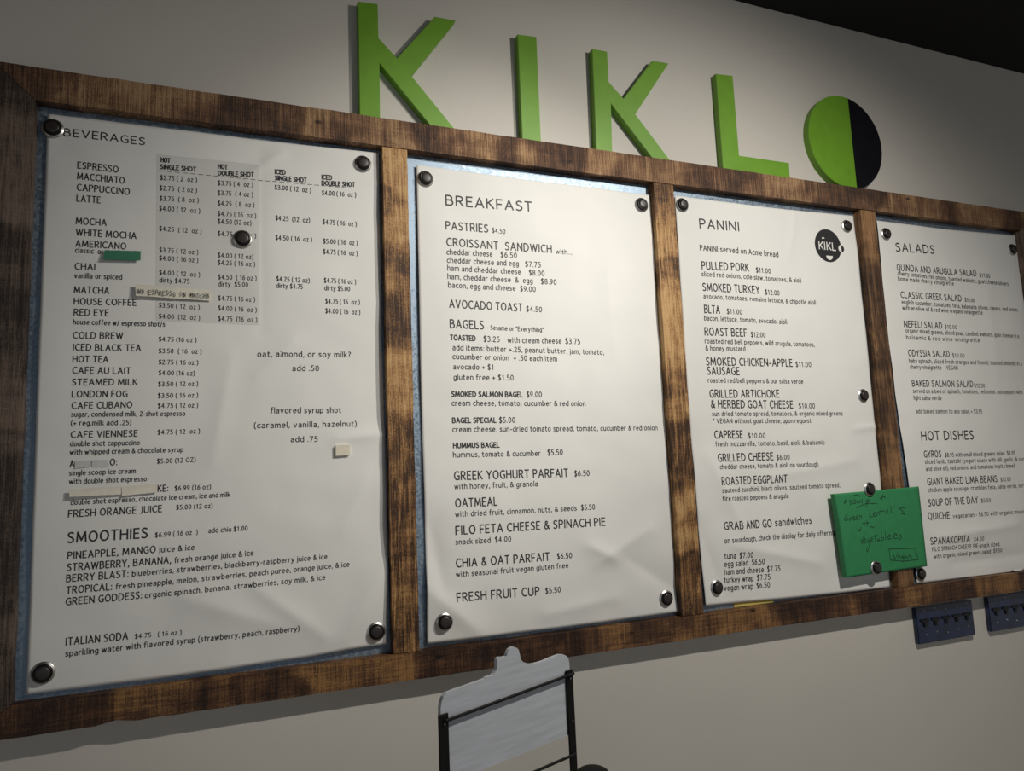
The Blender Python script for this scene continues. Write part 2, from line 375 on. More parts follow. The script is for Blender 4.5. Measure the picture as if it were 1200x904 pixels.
# ------------------------------------------------------------------ printed words
# (words, left x, left baseline y, right x, right baseline y) in photo pixels; grouped by style
TXT = {
(0, 'heading_text', 9.6, 0): [("BEVERAGES", 74.2, 159.6, 170, 170.6), ("SMOOTHIES", 79, 637.1, 173.4, 630.9, 13.2)],
(0, 'item_text', 8.4, 0): [
 ("ESPRESSO", 90.5, 197.7, 139, 202.8), ("MACCHIATO", 90.2, 210.5, 146.2, 215.6), ("CAPPUCCINO", 89.8, 223.5, 152.2, 228.7), ("LATTE", 89.4, 236.2, 118, 238.7),
 ("MOCHA", 88.7, 263, 125, 265.2), ("WHITE MOCHA", 88.7, 276.3, 160, 280.4), ("AMERICANO", 88.3, 289.5, 148, 292.8), ("CHAI", 87.5, 316.4, 111.8, 317.3),
 ("MATCHA", 86.5, 343.7, 128.1, 344.9), ("HOUSE COFFEE", 86.3, 357.2, 160, 358.8), ("RED EYE", 86.3, 370.2, 127.7, 371), ("COLD BREW", 85.5, 397.4, 144.3, 397.8),
 ("ICED BLACK TEA", 85.5, 411.4, 165.2, 411.8), ("HOT TEA", 85.1, 425.3, 127, 425.3), ("CAFE AU LAIT", 84.9, 438.5, 153.2, 438.7), ("STEAMED MILK", 84.3, 452.3, 161.2, 451.9),
 ("LONDON FOG", 84.1, 466.3, 149.6, 465.9), ("CAFE CUBANO", 83.9, 479.8, 155.2, 478.6), ("CAFE VIENNESE", 82.9, 513.7, 161.6, 512.1), ("A", 81.7, 547.9, 87.1, 547.7),
 ("O:", 128.7, 546.1, 137.7, 545.7), ("KE:", 184.7, 577, 197.4, 576.2), ("FRESH ORANGE JUICE", 79.9, 606.9, 190, 600.5, 9.0),
 ("PINEAPPLE, MANGO", 79, 656, 182.7, 648.2, 9.2), ("STRAWBERRY, BANANA,", 78.4, 669.9, 200.7, 660.6, 9.2), ("BERRY BLAST:", 77.4, 682.9, 150.8, 676.7, 9.2),
 ("TROPICAL:", 77.4, 696.8, 131.6, 691.9, 9.2), ("GREEN GODDESS:", 76.8, 710.2, 166.6, 701.8, 9.2), ("ITALIAN SODA", 76.8, 757.2, 150.2, 749.8, 9.6)],
(0, 'description_text', 6.4, 0): [
 ("classic  or", 88, 296.4, 121.4, 298.4), ("vanilla or spiced", 87, 326.3, 143.3, 328.1), ("house coffee w/ espresso shot/s", 85.7, 380.5, 193.5, 383.1),
 ("sugar, condensed milk, 2-shot espresso", 83.3, 489, 217.3, 487.8), ("(+ reg.milk add .25)", 83.1, 499.3, 154, 498.5), ("double shot cappuccino", 82.1, 523.6, 164, 522),
 ("with whipped cream & chocolate syrup", 81.7, 533.6, 214.9, 530), ("single scoop ice cream", 81.1, 557.9, 159.2, 555.1), ("with double shot espresso", 80.9, 567.8, 172.1, 564.3),
 ("double shot espresso, chocolate ice cream, ice and milk", 82.7, 592.3, 269.7, 582.6), ("oat, almond, or soy milk?", 301.6, 418.6, 411.6, 419, 7.2), ("add .50", 342.6, 435.2, 374, 435.2, 7.0),
 ("flavored syrup shot", 317, 484.8, 400, 484.2, 7.2), ("(caramel, vanilla, hazelnut)", 297.6, 502.4, 418, 500.2, 7.2), ("add .75", 340.6, 518.6, 372.4, 518.2, 7.0),
 ("juice & ice", 186.4, 648, 228.2, 644.8, 7), ("fresh orange juice & ice", 204.4, 660.3, 297.3, 651.2, 7), ("blueberries, strawberries, blackberry-raspberry juice & ice", 154.8, 676.1, 383.6, 655.4, 7),
 ("fresh pineapple, melon, strawberries, peach puree, orange juice, & ice", 135.6, 691.3, 409.5, 664.4, 7), ("organic spinach, banana, strawberries, soy milk, & ice", 169.7, 701.5, 381.3, 679.8, 7),
 ("sparkling water with flavored syrup (strawberry, peach, raspberry)", 76.5, 770.2, 350.5, 739.4, 7.4), ("add chia $1.00", 244.3, 625, 290.3, 622, 6)],
(0, 'column_heading_text', 6.1, 1): [
 ("HOT", 188.2, 190.4, 199.7, 191.6), ("SINGLE SHOT", 187.5, 198.4, 230.1, 201.6), ("HOT", 255.2, 197.7, 266.7, 199), ("DOUBLE SHOT", 255.2, 205.7, 297.7, 207.8),
 ("ICED", 322, 203.8, 335, 205), ("SINGLE SHOT", 322, 211.1, 359.8, 214), ("ICED", 376.8, 210.1, 389.5, 211.2), ("DOUBLE SHOT", 376.8, 217.2, 416.2, 219.3)],
(0, 'price_text', 5.8, 0): [
 ("$2.75 ( 2  oz )", 187.5, 211.1, 230.8, 213.7), ("$2.75  ( 2 oz )", 187, 223.3, 230.8, 225.9), ("$3.75  ( 8  oz )", 187, 235.4, 232.8, 237.6), ("$4.00 ( 12  oz )", 186.5, 246.9, 234.5, 250),
 ("$4.25  ( 12  oz )", 186.5, 270.7, 236.2, 273.9), ("$3.75 ( 12 oz )", 186.5, 295.9, 232.3, 298.5), ("$4.00 ( 16 oz )", 186.5, 305.4, 232.3, 307.8), ("$4.00 ( 12  oz )", 186.5, 322.4, 234.3, 324.8),
 ("dirty $4.75", 186.5, 331.3, 222.3, 332.7), ("$3.50 ( 12  oz )", 186, 360.6, 233.9, 363.2), ("$4.00  (12  oz )", 186, 373.5, 234.3, 375.5), ("$4.75 (16 oz )", 185.9, 400.4, 230.3, 401.4),
 ("$3.50  ( 16  oz )", 185.9, 414.2, 236.3, 414.8), ("$2.75 ( 16 oz )", 185.9, 427.3, 232.3, 427.9), ("$4.00 (16 oz)", 185.9, 439.9, 228.3, 440.5),
 ("$3.75 ( 4  oz )", 255.2, 217.2, 296.5, 219.3), ("$3.75  ( 4 oz )", 255.2, 228.9, 296.5, 230.8), ("$4.25  ( 8  oz )", 255.2, 241, 298.2, 243), ("$4.75 ( 16  oz )", 255.2, 253, 300.2, 255.6),
 ("$4.50 (12 oz)", 255.2, 262.2, 294.6, 264.3), ("$4.75 ( 16 oz )", 255.2, 276.3, 300.2, 279.2), ("$4.00 ( 12 oz)", 255.2, 301.8, 297, 304), ("$4.25 ( 16 oz )", 255.2, 310.4, 299, 312.5),
 ("$4.50  ( 16 oz )", 255.6, 327.4, 300.7, 328.8), ("dirty  $5.00", 255.6, 335.7, 290.9, 336.5), ("$4.75 ( 16 oz )", 255.6, 352.2, 299, 353.9), ("$4.00 ( 16  oz )", 255.6, 363.9, 300.9, 366), ("$4.75  (16  oz )", 255.6, 376, 301.4, 377.6),
 ("$3.00 ( 12  oz )", 322, 222, 364.6, 225.7), ("$4.25  (12  oz)", 322.8, 258, 363.4, 261), ("$4.50 ( 16  oz )", 322.8, 281.2, 365.9, 283.4), ("$4.25 ( 12 oz)", 323.8, 329.6, 363, 331.8), ("dirty $4.75", 323.8, 337.6, 355, 338.9),
 ("$4.00 ( 16  oz )", 377.3, 228.6, 417.4, 231.3), ("$4.75 ( 16  oz )", 378.3, 262.7, 418.2, 265.4), ("$5.00 ( 16  oz )", 378.8, 285.3, 419.4, 287.4), ("$4.75 ( 16  oz )", 378.8, 297.5, 419.4, 299.6),
 ("$4.75 ( 16 oz )", 379.7, 331.5, 417.4, 333.2), ("dirty $5.00", 380.2, 340.5, 410.4, 341.6), ("$4.75 ( 16  oz )", 381.2, 355.9, 421.8, 357.2), ("$4.00 ( 16  oz )", 381.2, 367.3, 422.3, 368.8),
 ("$3.50 ( 12 oz )", 185.4, 453.3, 232.2, 452.7), ("$3.50 ( 16 oz )", 185, 466.9, 232.2, 466.1), ("$4.75 ( 12 oz )", 185, 478.6, 232.2, 477.8), ("$4.75 ( 12  oz )", 184.7, 509.7, 234.2, 508.1),
 ("$5.00 (12 OZ)", 183.9, 543.7, 229.3, 541.6), ("$6.99 (16 oz)", 204.6, 575.4, 247.2, 573.4), ("$5.00 (12 oz)", 206.4, 597.9, 249.2, 595.7), ("$6.99 ( 16 oz  )", 181.8, 630.3, 231.7, 626.5), ("$4.75   ( 16 oz )", 157.9, 748.9, 212.8, 743.9)],
(1, 'heading_text', 12.8, 0): [("BREAKFAST", 522.1, 240.9, 623.4, 248.9)],
(1, 'item_text', 10.2, 0): [
 ("PASTRIES", 521.9, 269.5, 572.3, 273.1), ("CROISSANT  SANDWICH", 522.9, 288.9, 646.6, 297), ("AVOCADO TOAST", 526, 361.2, 612.7, 365.6), ("BAGELS", 526.8, 385.1, 567.2, 386.6, 10.8),
 ("GREEK YOGHURT PARFAIT", 532, 563.3, 666.3, 559.5, 11), ("OATMEAL", 533.3, 595.3, 583, 593, 11), ("FILO FETA CHEESE & SPINACH PIE", 533.8, 627.5, 709.5, 616.5, 11),
 ("CHIA & OAT PARFAIT", 534.5, 665.8, 644.5, 657.7, 11), ("FRESH FRUIT CUP", 534.5, 705.8, 632.5, 698, 11)],
(1, 'subheading_text', 7.0, 1): [("TOASTED", 527, 399.3, 557.5, 400.3), ("SMOKED SALMON BAGEL", 529, 465.5, 613, 466), ("BAGEL SPECIAL", 530, 496.3, 581.8, 496), ("HUMMUS BAGEL", 531, 525.8, 585.8, 525)],
(1, 'description_text', 6.8, 0): [
 ("with....", 651.2, 297.7, 671.4, 299.2, 5.6), ("cheddar cheese", 523, 298.9, 577.3, 301.2), ("cheddar cheese and egg", 523.4, 308.5, 608, 312.2), ("ham and cheddar cheese", 523.9, 317.7, 610.5, 322),
 ("ham, cheddar cheese  &  egg", 524.1, 327.6, 624.5, 332.4), ("bacon, egg and cheese", 524.9, 337.6, 604.3, 341.2), ("- Sesame or \"Everything\"", 570.5, 386.7, 637.2, 389.5, 5.8),
 ("with cream cheese", 595, 402, 658.3, 403), ("add items: butter +.25, peanut butter, jam, tomato,", 530, 410.8, 708.3, 416), ("cucumber or onion  + .50 each item", 530, 421.3, 653, 423.8),
 ("avocado + $1", 530.8, 433.3, 578.8, 433.8), ("gluten free + $1.50", 531.3, 445.5, 602, 446), ("cream cheese, tomato, cucumber & red onion", 529.5, 475.8, 686.3, 476.2),
 ("cream cheese, sun-dried tomato spread, tomato, cucumber & red onion", 530.3, 506.8, 770.5, 504.5), ("hummus, tomato & cucumber", 531, 536.5, 633.8, 534.5), ("with honey, fruit, & granola", 532.3, 573.8, 630.5, 570.2),
 ("with dried fruit, cinnamon, nuts, & seeds", 533.3, 606.3, 676, 598.8), ("snack sized", 533.8, 638.8, 575, 636.5), ("with seasonal fruit vegan gluten free", 534.3, 677, 666.3, 665.8)],
(1, 'price_text', 6.6, 0): [
 ("$4.50", 576.6, 272.9, 592.3, 274.6, 5.8), ("$6.50", 586.6, 301.7, 606, 302.7), ("$7.75", 615.6, 312.8, 633.8, 313.8), ("$8.00", 620, 322.8, 638.2, 323.9), ("$8.90", 634, 333, 652.4, 334.1), ("$9.00", 609.5, 341.6, 628, 342.5),
 ("$4.50", 616.7, 365.4, 635.3, 366.2), ("$3.25", 566.5, 400.8, 585.8, 401.4, 7), ("$3.75", 662.8, 403.2, 680.5, 403.7, 7), ("$9.00", 617, 466, 635, 466, 7), ("$5.00", 585, 496, 604, 495.8, 7), ("$5.50", 641.8, 534, 660, 533.5, 7),
 ("$6.50", 673.3, 558.8, 691.3, 558, 7), ("$5.50", 681, 598.5, 697.5, 597.5), ("$4.00", 580, 636, 599.3, 635), ("$6.50", 653, 655.8, 670.5, 654.5, 7), ("$5.50", 639, 696.3, 657, 694.5, 7)],
(2, 'heading_text', 12, 0): [("PANINI", 819.2, 268.5, 865.8, 272)],
(2, 'item_text', 9.9, 0): [
 ("PULLED PORK", 822, 316.3, 877.3, 318.8), ("SMOKED TURKEY", 823, 341.5, 890, 345), ("BLTA", 824.8, 367.3, 843.5, 368.3), ("ROAST BEEF", 825.8, 393.5, 875.2, 395.2), ("SMOKED CHICKEN-APPLE", 828, 428.4, 928.6, 430.4),
 ("SAUSAGE", 829.4, 439.4, 867, 440), ("GRILLED ARTICHOKE", 832, 466.4, 913, 466.4), ("& HERBED GOAT CHEESE", 833.6, 478.6, 929.6, 479), ("CAPRESE", 838, 514.4, 871.4, 514), ("GRILLED CHEESE", 841.4, 541.7, 906.8, 539.7),
 ("ROASTED EGGPLANT", 844.7, 569.1, 922.8, 565.8), ("GRAB AND GO", 848.4, 621.7, 905.1, 618.2)],
(2, 'description_text', 5.9, 0): [
 ("PANINI served on Acme bread", 820, 294, 912.3, 301.7, 7), ("sliced red onions, cole slaw, tomatoes, & aioli", 822, 324.2, 939, 331.7), ("avocado, tomatoes, romaine lettuce, & chipotle aioli", 823.8, 350.2, 956, 357.5),
 ("bacon, lettuce, tomato, avocado, aioli", 825, 375.8, 922.3, 380.2), ("roasted red bell peppers, wild arugula, tomatoes,", 826.2, 402.6, 954.6, 406.8), ("& honey mustard", 827, 411, 873.2, 411.8),
 ("roasted red bell peppers & our salsa verde", 830, 448.6, 940.6, 450.2), ("sun dried tomato spread, tomatoes, & organic mixed greens", 835, 488, 987.4, 487.4), ("* VEGAN without goat cheese, upon request", 836, 496.4, 950.4, 496),
 ("fresh mozzarella, tomato, basil, aioli, & balsamic", 839, 523.6, 966, 521.4), ("cheddar cheese, tomato & aioli on sourdough", 843.1, 550.3, 958.2, 547), ("sauteed zucchini, black olives, sauteed tomato spread,", 845.3, 578, 984.7, 571.3),
 ("fire roasted peppers & arugula", 846, 587.5, 925, 584.1), ("sandwiches", 908.8, 617.3, 952, 614, 9), ("on sourdough, check the display for daily offerings", 848.4, 637.2, 980.3, 627.3, 6.6),
 ("tuna", 848.4, 655.4, 862, 654.8, 7.2), ("egg salad", 848.7, 664.9, 876.5, 663, 7.2), ("ham and cheese", 848.9, 674.2, 895.5, 671.1, 7.2), ("turkey wrap", 848.9, 683.7, 883.5, 681.2, 7.2), ("vegan wrap", 848.9, 693.2, 883, 690.5, 7.2)],
(2, 'price_text', 6.2, 0): [
 ("$11.00", 885.6, 319.8, 903.3, 321), ("$12.00", 896.3, 345.6, 914, 346.5), ("$11.00", 851.3, 368.3, 869.2, 369.2), ("$12.00", 879.6, 395.4, 897, 396), ("$11.00", 932, 430.4, 950.4, 430.6), ("$10.00", 936, 479, 954.6, 479), ("$10.00", 877.2, 514, 897.4, 513.6),
 ("$6.00", 910.4, 539.5, 925.4, 539), ("$7.00", 865.8, 654.6, 881.8, 653.8, 7), ("$6.50", 880.8, 662.7, 896.2, 661.6, 7), ("$7.75", 899.3, 670.8, 914.6, 669.7, 7), ("$7.75", 887.5, 680.9, 903.3, 679.7, 7), ("$6.50", 887, 690.2, 902.9, 688.8, 7)],
(3, 'heading_text', 10.6, 0): [("SALADS", 1049.1, 295.4, 1095.5, 298), ("HOT DISHES", 1079.4, 516.7, 1141, 515.4, 11.4)],
(3, 'item_text', 8.0, 0): [
 ("QUINOA AND ARUGULA SALAD", 1050.4, 317.6, 1144.3, 324.4), ("CLASSIC GREEK SALAD", 1055.1, 349.6, 1127.2, 353.6), ("NEFELI SALAD", 1058.9, 384, 1104, 385.6), ("ODYSSIA SALAD", 1064, 417.8, 1112.8, 418.9), ("BAKED SALMON SALAD", 1069.1, 453.4, 1140.4, 454.2),
 ("GYROS", 1082.6, 536.7, 1103.2, 536.2, 8.4), ("GIANT BAKED LIMA BEANS", 1086.1, 569.2, 1168.1, 565.4, 8.8), ("SOUP OF THE DAY", 1087.8, 594, 1145.6, 590.2, 8.8), ("QUICHE", 1087.8, 609.4, 1113, 608.3, 8.8), ("SPANAKOPITA", 1090.4, 638.8, 1135.5, 635.6, 8.8)],
(3, 'description_text', 5.2, 0): [
 ("cherry tomatoes, red onions, toasted walnuts, goat cheese slivers", 1051.5, 323.1, 1181, 335.5), ("home made sherry vinaigrette", 1052, 329.5, 1118.1, 334.9), ("english cucumber, tomatoes, feta, kalamata olives, capers, red onion,", 1055.9, 356.8, 1192.1, 365.8),
 ("with an olive oil & red wine oregano vinaigrette", 1056.7, 363.5, 1150.9, 369.2), ("organic mixed greens, sliced pear, candied walnuts, goat cheese in a", 1060.9, 390.2, 1193.3, 396.6), ("balsamic & red wine vinaigrette", 1061.7, 398, 1147.2, 401.7),
 ("baby spinach, sliced fresh oranges and fennel, toasted almonds in a", 1064.8, 425.5, 1197.2, 428.8), ("sherry vinaigrette    VEGAN", 1066.3, 432.8, 1122.1, 433.8), ("served on a bed of spinach, tomatoes, red onion, and peppers with", 1070.2, 461, 1198.8, 462.1),
 ("light salsa verde", 1071, 468.9, 1103.5, 469.2), ("add baked salmon to any salad + $3.95", 1073.8, 484.7, 1150.8, 484.9), ("$8.95 with small mixed greens salad  $9.95", 1107.2, 536.2, 1189.1, 533.5),
 ("sliced lamb, tzatziki (yogurt sauce with dill, garlic, & cucumber", 1083.6, 544, 1212, 540.2), ("and olive oil), red onions, and tomatoes in pita bread", 1084.7, 552.4, 1189.1, 548.2), ("chicken apple sausage, crumbled feta, salsa verde, served", 1087.2, 577.2, 1206, 571.2),
 ("vegetarian - $6.50 with organic mixed greens", 1116.2, 607.7, 1216, 600.8), ("FILO SPINACH CHEESE PIE-snack sized,", 1092, 646.6, 1171.9, 640.1), ("with organic mixed greens salad  $9.50", 1094.1, 655, 1175, 647.4)],
(3, 'price_text', 4.9, 0): [
 ("$11.00", 1147.4, 325.2, 1159.3, 326.6), ("$10.00", 1131.1, 353.7, 1142.2, 354.8), ("$10.00", 1106.9, 385.6, 1121.2, 386.2), ("$10.00", 1115.9, 419.2, 1129.8, 419.5), ("$12.50", 1141.5, 454.5, 1153.8, 454.8), ("$12.00", 1171.9, 564.8, 1183.9, 564),
 ("$5.50", 1149.2, 589.6, 1160.3, 588.8), ("$4.00", 1140, 634.8, 1152, 633.7)],
}
def arc(cx, cy, rx, ry, a0, a1, n=8):
    return [(cx+rx*math.cos(math.radians(a0+(a1-a0)*i/n)), cy+ry*math.sin(math.radians(a0+(a1-a0)*i/n))) for i in range(n+1)]
S_CAP = [(.38, .9), (.28, .99), (.16, .99), (.05, .91), (.02, .76), (.08, .62), (.22, .52), (.34, .41), (.4, .27), (.36, .11), (.25, .01), (.12, .01), (0, .08)]
BOWL = [(0, 1), (.2, 1)]+arc(.2, .74, .23, .26, 90, -90)+[(0, .48)]
FONT = {  # width, pen strokes; capitals are 1 high, small letters 0.7
 'A': (.56, [(0, 0), (.28, 1), (.56, 0)], [(.1, .33), (.46, .33)]), 'B': (.46, [(0, 0), (0, 1), (.2, 1)]+arc(.2, .77, .2, .23, 90, -90)+[(0, .54), (.22, .54)]+arc(.22, .27, .24, .27, 90, -90)+[(0, 0)]),
 'C': (.48, arc(.32, .5, .32, .5, 55, 305, 10)), 'D': (.54, [(0, 0), (0, 1), (.16, 1)]+arc(.16, .5, .38, .5, 90, -90)+[(0, 0)]), 'E': (.38, [(.38, 1), (0, 1), (0, 0), (.38, 0)], [(0, .52), (.33, .52)]),
 'F': (.36, [(.38, 1), (0, 1), (0, 0)], [(0, .5), (.32, .5)]), 'G': (.52, arc(.32, .5, .32, .5, 55, 290, 10)+[(.52, .06), (.52, .46), (.36, .46)]), 'H': (.52, [(0, 0), (0, 1)], [(.52, 0), (.52, 1)], [(0, .52), (.52, .52)]),
 'I': (.02, [(.01, 0), (.01, 1)]), 'J': (.2, [(.2, 1), (.2, .15), (.14, 0), (0, -.08)]), 'K': (.46, [(0, 0), (0, 1)], [(.44, 1), (0, .48)], [(.12, .6), (.47, 0)]), 'L': (.36, [(0, 1), (0, 0), (.37, 0)]),
 'M': (.68, [(0, 0), (.06, 1), (.34, .15), (.62, 1), (.68, 0)]), 'N': (.52, [(0, 0), (0, 1), (.52, 0), (.52, 1)]), 'O': (.6, arc(.3, .5, .3, .5, 0, 360, 14)), 'P': (.42, [(0, 0)]+BOWL), 'Q': (.6, arc(.3, .5, .3, .5, 0, 360, 14), [(.34, .1), (.56, -.16)]),
 'R': (.46, [(0, 0)]+BOWL, [(.2, .48), (.46, 0)]), 'S': (.4, S_CAP), 'T': (.46, [(0, 1), (.46, 1)], [(.23, 1), (.23, 0)]), 'U': (.5, [(0, 1)]+arc(.25, .28, .25, .28, 180, 360)+[(.5, 1)]), 'V': (.54, [(0, 1), (.27, 0), (.54, 1)]),
 'W': (.8, [(0, 1), (.2, 0), (.4, .95), (.6, 0), (.8, 1)]), 'X': (.5, [(0, 1), (.5, 0)], [(.5, 1), (0, 0)]), 'Y': (.5, [(0, 1), (.25, .46), (.5, 1)], [(.25, .46), (.25, 0)]), 'Z': (.44, [(0, 1), (.44, 1), (0, 0), (.44, 0)]),
 'a': (.38, [(.04, .62), (.13, .69), (.25, .69), (.36, .58), (.36, 0)], [(.36, .42), (.17, .4), (.04, .31), (0, .18), (.06, .03), (.18, -.01), (.3, .06), (.36, .18)]), 'b': (.42, [(0, 1.06), (0, 0)], arc(.2, .35, .22, .36, 0, 360, 10)),
 'c': (.35, arc(.24, .35, .24, .36, 50, 310)), 'd': (.42, [(.42, 1.06), (.42, 0)], arc(.22, .35, .22, .36, 0, 360, 10)), 'e': (.42, [(.02, .37), (.42, .37)]+arc(.22, .35, .21, .36, 5, 310)), 'f': (.27, [(.3, 1.04), (.18, 1.05), (.1, .93), (.1, 0)], [(0, .68), (.27, .68)]),
 'g': (.4, arc(.2, .36, .2, .34, 0, 360, 10), [(.4, .7), (.4, -.12), (.32, -.26), (.16, -.29), (.03, -.22)]), 'h': (.38, [(0, 1.06), (0, 0)], arc(.19, .48, .19, .22, 180, 0, 6)+[(.38, 0)]), 'i': (.02, [(.01, .7), (.01, 0)], [(.01, .93), (.01, 1.0)]),
 'j': (.06, [(.06, .7), (.06, -.14), (-.04, -.27)], [(.06, .93), (.06, 1.0)]), 'k': (.36, [(0, 1.06), (0, 0)], [(.34, .7), (0, .3)], [(.12, .42), (.37, 0)]), 'l': (.02, [(.01, 1.06), (.01, 0)]),
 'm': (.64, [(0, .7), (0, 0)], arc(.16, .5, .16, .2, 180, 0, 6)+[(.32, 0)], arc(.48, .5, .16, .2, 180, 0, 6)+[(.64, 0)]), 'n': (.38, [(0, .7), (0, 0)], arc(.19, .48, .19, .22, 180, 0, 6)+[(.38, 0)]), 'o': (.44, arc(.22, .35, .22, .36, 0, 360, 10)),
 'p': (.42, [(0, .7), (0, -.29)], arc(.2, .35, .22, .36, 0, 360, 10)), 'q': (.42, [(.42, .7), (.42, -.29)], arc(.22, .35, .22, .36, 0, 360, 10)), 'r': (.25, [(0, .7), (0, 0)], [(0, .44), (.06, .6), (.15, .69), (.27, .69)]),
 's': (.32, [(x*.8, y*.7) for x, y in S_CAP]), 't': (.27, [(.1, .92), (.1, .14), (.17, .01), (.28, .02)], [(0, .68), (.27, .68)]), 'u': (.38, [(0, .7)]+arc(.19, .22, .19, .22, 180, 360, 6)+[(.38, .3)], [(.38, .7), (.38, 0)]),
 'v': (.4, [(0, .7), (.2, 0), (.4, .7)]), 'w': (.62, [(0, .7), (.16, 0), (.31, .66), (.46, 0), (.62, .7)]), 'x': (.38, [(0, .7), (.38, 0)], [(.38, .7), (0, 0)]), 'y': (.4, [(0, .7), (.2, 0)], [(.4, .7), (.2, 0), (.1, -.22), (-.02, -.28)]), 'z': (.34, [(0, .7), (.34, .7), (0, 0), (.34, 0)]),
 '0': (.42, arc(.21, .5, .21, .5, 0, 360, 12)), '1': (.3, [(.04, .8), (.2, 1), (.2, 0)]), '2': (.4, [(.02, .84), (.1, .96), (.22, 1), (.34, .92), (.37, .75), (.3, .54), (0, 0), (.4, 0)]),
 '3': (.38, [(.02, .95), (.2, 1), (.34, .9), (.35, .7), (.26, .55), (.1, .53), (.27, .51), (.38, .36), (.37, .14), (.24, .01), (0, .04)]), '4': (.44, [(.31, 0), (.31, 1), (0, .3), (.44, .3)]),
 '5': (.38, [(.35, 1), (.06, 1), (.04, .56), (.2, .6), (.34, .5), (.38, .3), (.32, .09), (.18, 0), (0, .04)]), '6': (.4, [(.34, .98), (.16, .88), (.04, .62), (.01, .35)]+arc(.2, .3, .2, .3, 170, 530, 10)), '7': (.4, [(0, 1), (.4, 1), (.12, 0)]),
 '8': (.4, arc(.2, .76, .17, .24, 0, 360, 9), arc(.2, .26, .2, .27, 0, 360, 9)), '9': (.4, [(.06, .02), (.24, .12), (.36, .38), (.39, .65)]+arc(.2, .7, .2, .3, -10, 350, 10)),
 '$': (.4, S_CAP, [(.2, 1.13), (.2, -.13)]), '.': (.04, [(.02, .02), (.02, .09)]), ',': (.06, [(.05, .09), (.0, -.13)]), ':': (.04, [(.02, .02), (.02, .09)], [(.02, .58), (.02, .65)]), '(': (.14, [(.16, 1.06), (.04, .8), (0, .42), (.04, .05), (.16, -.2)]),
 ')': (.14, [(0, 1.06), (.12, .8), (.16, .42), (.12, .05), (0, -.2)]), '&': (.52, [(.54, 0), (.12, .7), (.12, .9), (.22, 1), (.34, .9), (.32, .72), (.08, .44), (.02, .24), (.1, .03), (.24, 0), (.4, .14), (.5, .46)]), '-': (.24, [(0, .36), (.24, .36)]),
 '+': (.4, [(0, .38), (.4, .38)], [(.2, .14), (.2, .62)]), '/': (.3, [(0, -.1), (.3, 1.06)]), '?': (.32, [(0, .95), (.16, 1), (.3, .9), (.3, .72), (.14, .5), (.13, .28)], [(.13, .02), (.13, .09)]), '"': (.16, [(.02, 1), (.02, .74)], [(.14, 1), (.14, .74)]),
 '*': (.3, [(.15, 1), (.15, .6)], [(0, .9), (.3, .7)], [(.3, .9), (0, .7)]), '\'': (.04, [(.02, 1), (.02, .74)]),
}
def ribbon(bm, pts, w, yfun):
    """pen stroke through world points pts"""
    for a, b in zip(pts, pts[1:]):
        d = Vector((b.x-a.x, b.z-a.z))
        if d.length < 1e-7: continue
        d.normalize(); nrm = Vector((-d.y, d.x))*w/2; e = d*w*.35
        q = []
        for c, s1, s2 in ((a, -1, -1), (b, 1, -1), (b, 1, 1), (a, -1, 1)):
            x = c.x+e.x*s1+nrm.x*s2; z = c.z+e.y*s1+nrm.y*s2; q.append(bm.verts.new((x, yfun(x, z), z)))
        bm.faces.new(q)
def write(bm, row, h_px, bold, yfun):
    t, x0, y0, x1, y1 = row[:5]
    A, B = at(x0, y0, PAPER), at(x1, y1, PAPER); d = B-A; d.y = 0; W = d.length; d.normalize()
    h = (at(x0, y0-h_px, PAPER)-A).z
    gap = .25 if not bold else .24
    pos = []; x = 0.0
    for ch in t:
        if ch == ' ': x += .33 if pos else 0; continue
        pos.append((ch, x)); x += FONT[ch][0]+gap
    total = x-gap
    w = h*(.19 if bold else .132)
    w = max(w, .00075)
    kx = (W-w)/max(total, .05)
    for ch, x in pos:
        for st in FONT[ch][1:]:
            pts = []
            for gx, gy in st:
                p = A+d*(w/2+(x+gx)*kx); p.z += gy*(h-w)+w/2; pts.append(p)
            ribbon(bm, pts, w, yfun)
# every dish with its prices and notes is one printed entry; headings and column heads apart
parts = {}
for k in range(4):
    heads = []
    for key, rows in TXT.items():
        if key[0] == k and key[1] in ('item_text', 'subheading_text'):
            for row in rows: heads.append((at(row[1], row[2], PAPER), row))
    words = lambda r: r[0]
    skip = {'O:', 'KE:', 'SAUSAGE', '& HERBED GOAT CHEESE'}
    heads = [q for q in heads if q[1][0] not in skip]
    for key, rows in TXT.items():
        if key[0] != k: continue
        for n, row in enumerate(rows):
            h = row[5] if len(row) > 5 else key[2]
            if key[1] == 'heading_text': name = ('heading', row[0])
            elif key[1] == 'column_heading_text': name = ('column_heading', n//2)
            elif k == 0 and row[1] > 290 and key[1] == 'description_text': name = ('extra_note', row[2] > 450)
            else:
                p = at(row[1], row[2], PAPER)
                above = [q for q in heads if q[0].z > p.z-.009]
                near = min(above, key=lambda q: q[0].z) if above else heads[0]
                name = ('menu_entry', near[1][0], near[1][2])
                if row[0] == "add chia $1.00" or row[0].startswith('$6.99 ( 16 oz  )'): name = ('heading', 'SMOOTHIES')
            bm = bmesh.new(); write(bm, row, h, key[3], lambda x, z, k=k: paper_y(k, x, z)-LIFT)
            sub = {'price_text': 'price', 'description_text': 'description'}.get(key[1], 'name_line')
            if name[0] in ('column_heading', 'extra_note'): sub = 'text_line'
            lead = name[0] == 'column_heading' or name[0] == 'extra_note' or key[1] == 'heading_text' or (sub == 'name_line' and row is near[1])
            parts.setdefault((k, name), []).append((not lead, sub, bm))
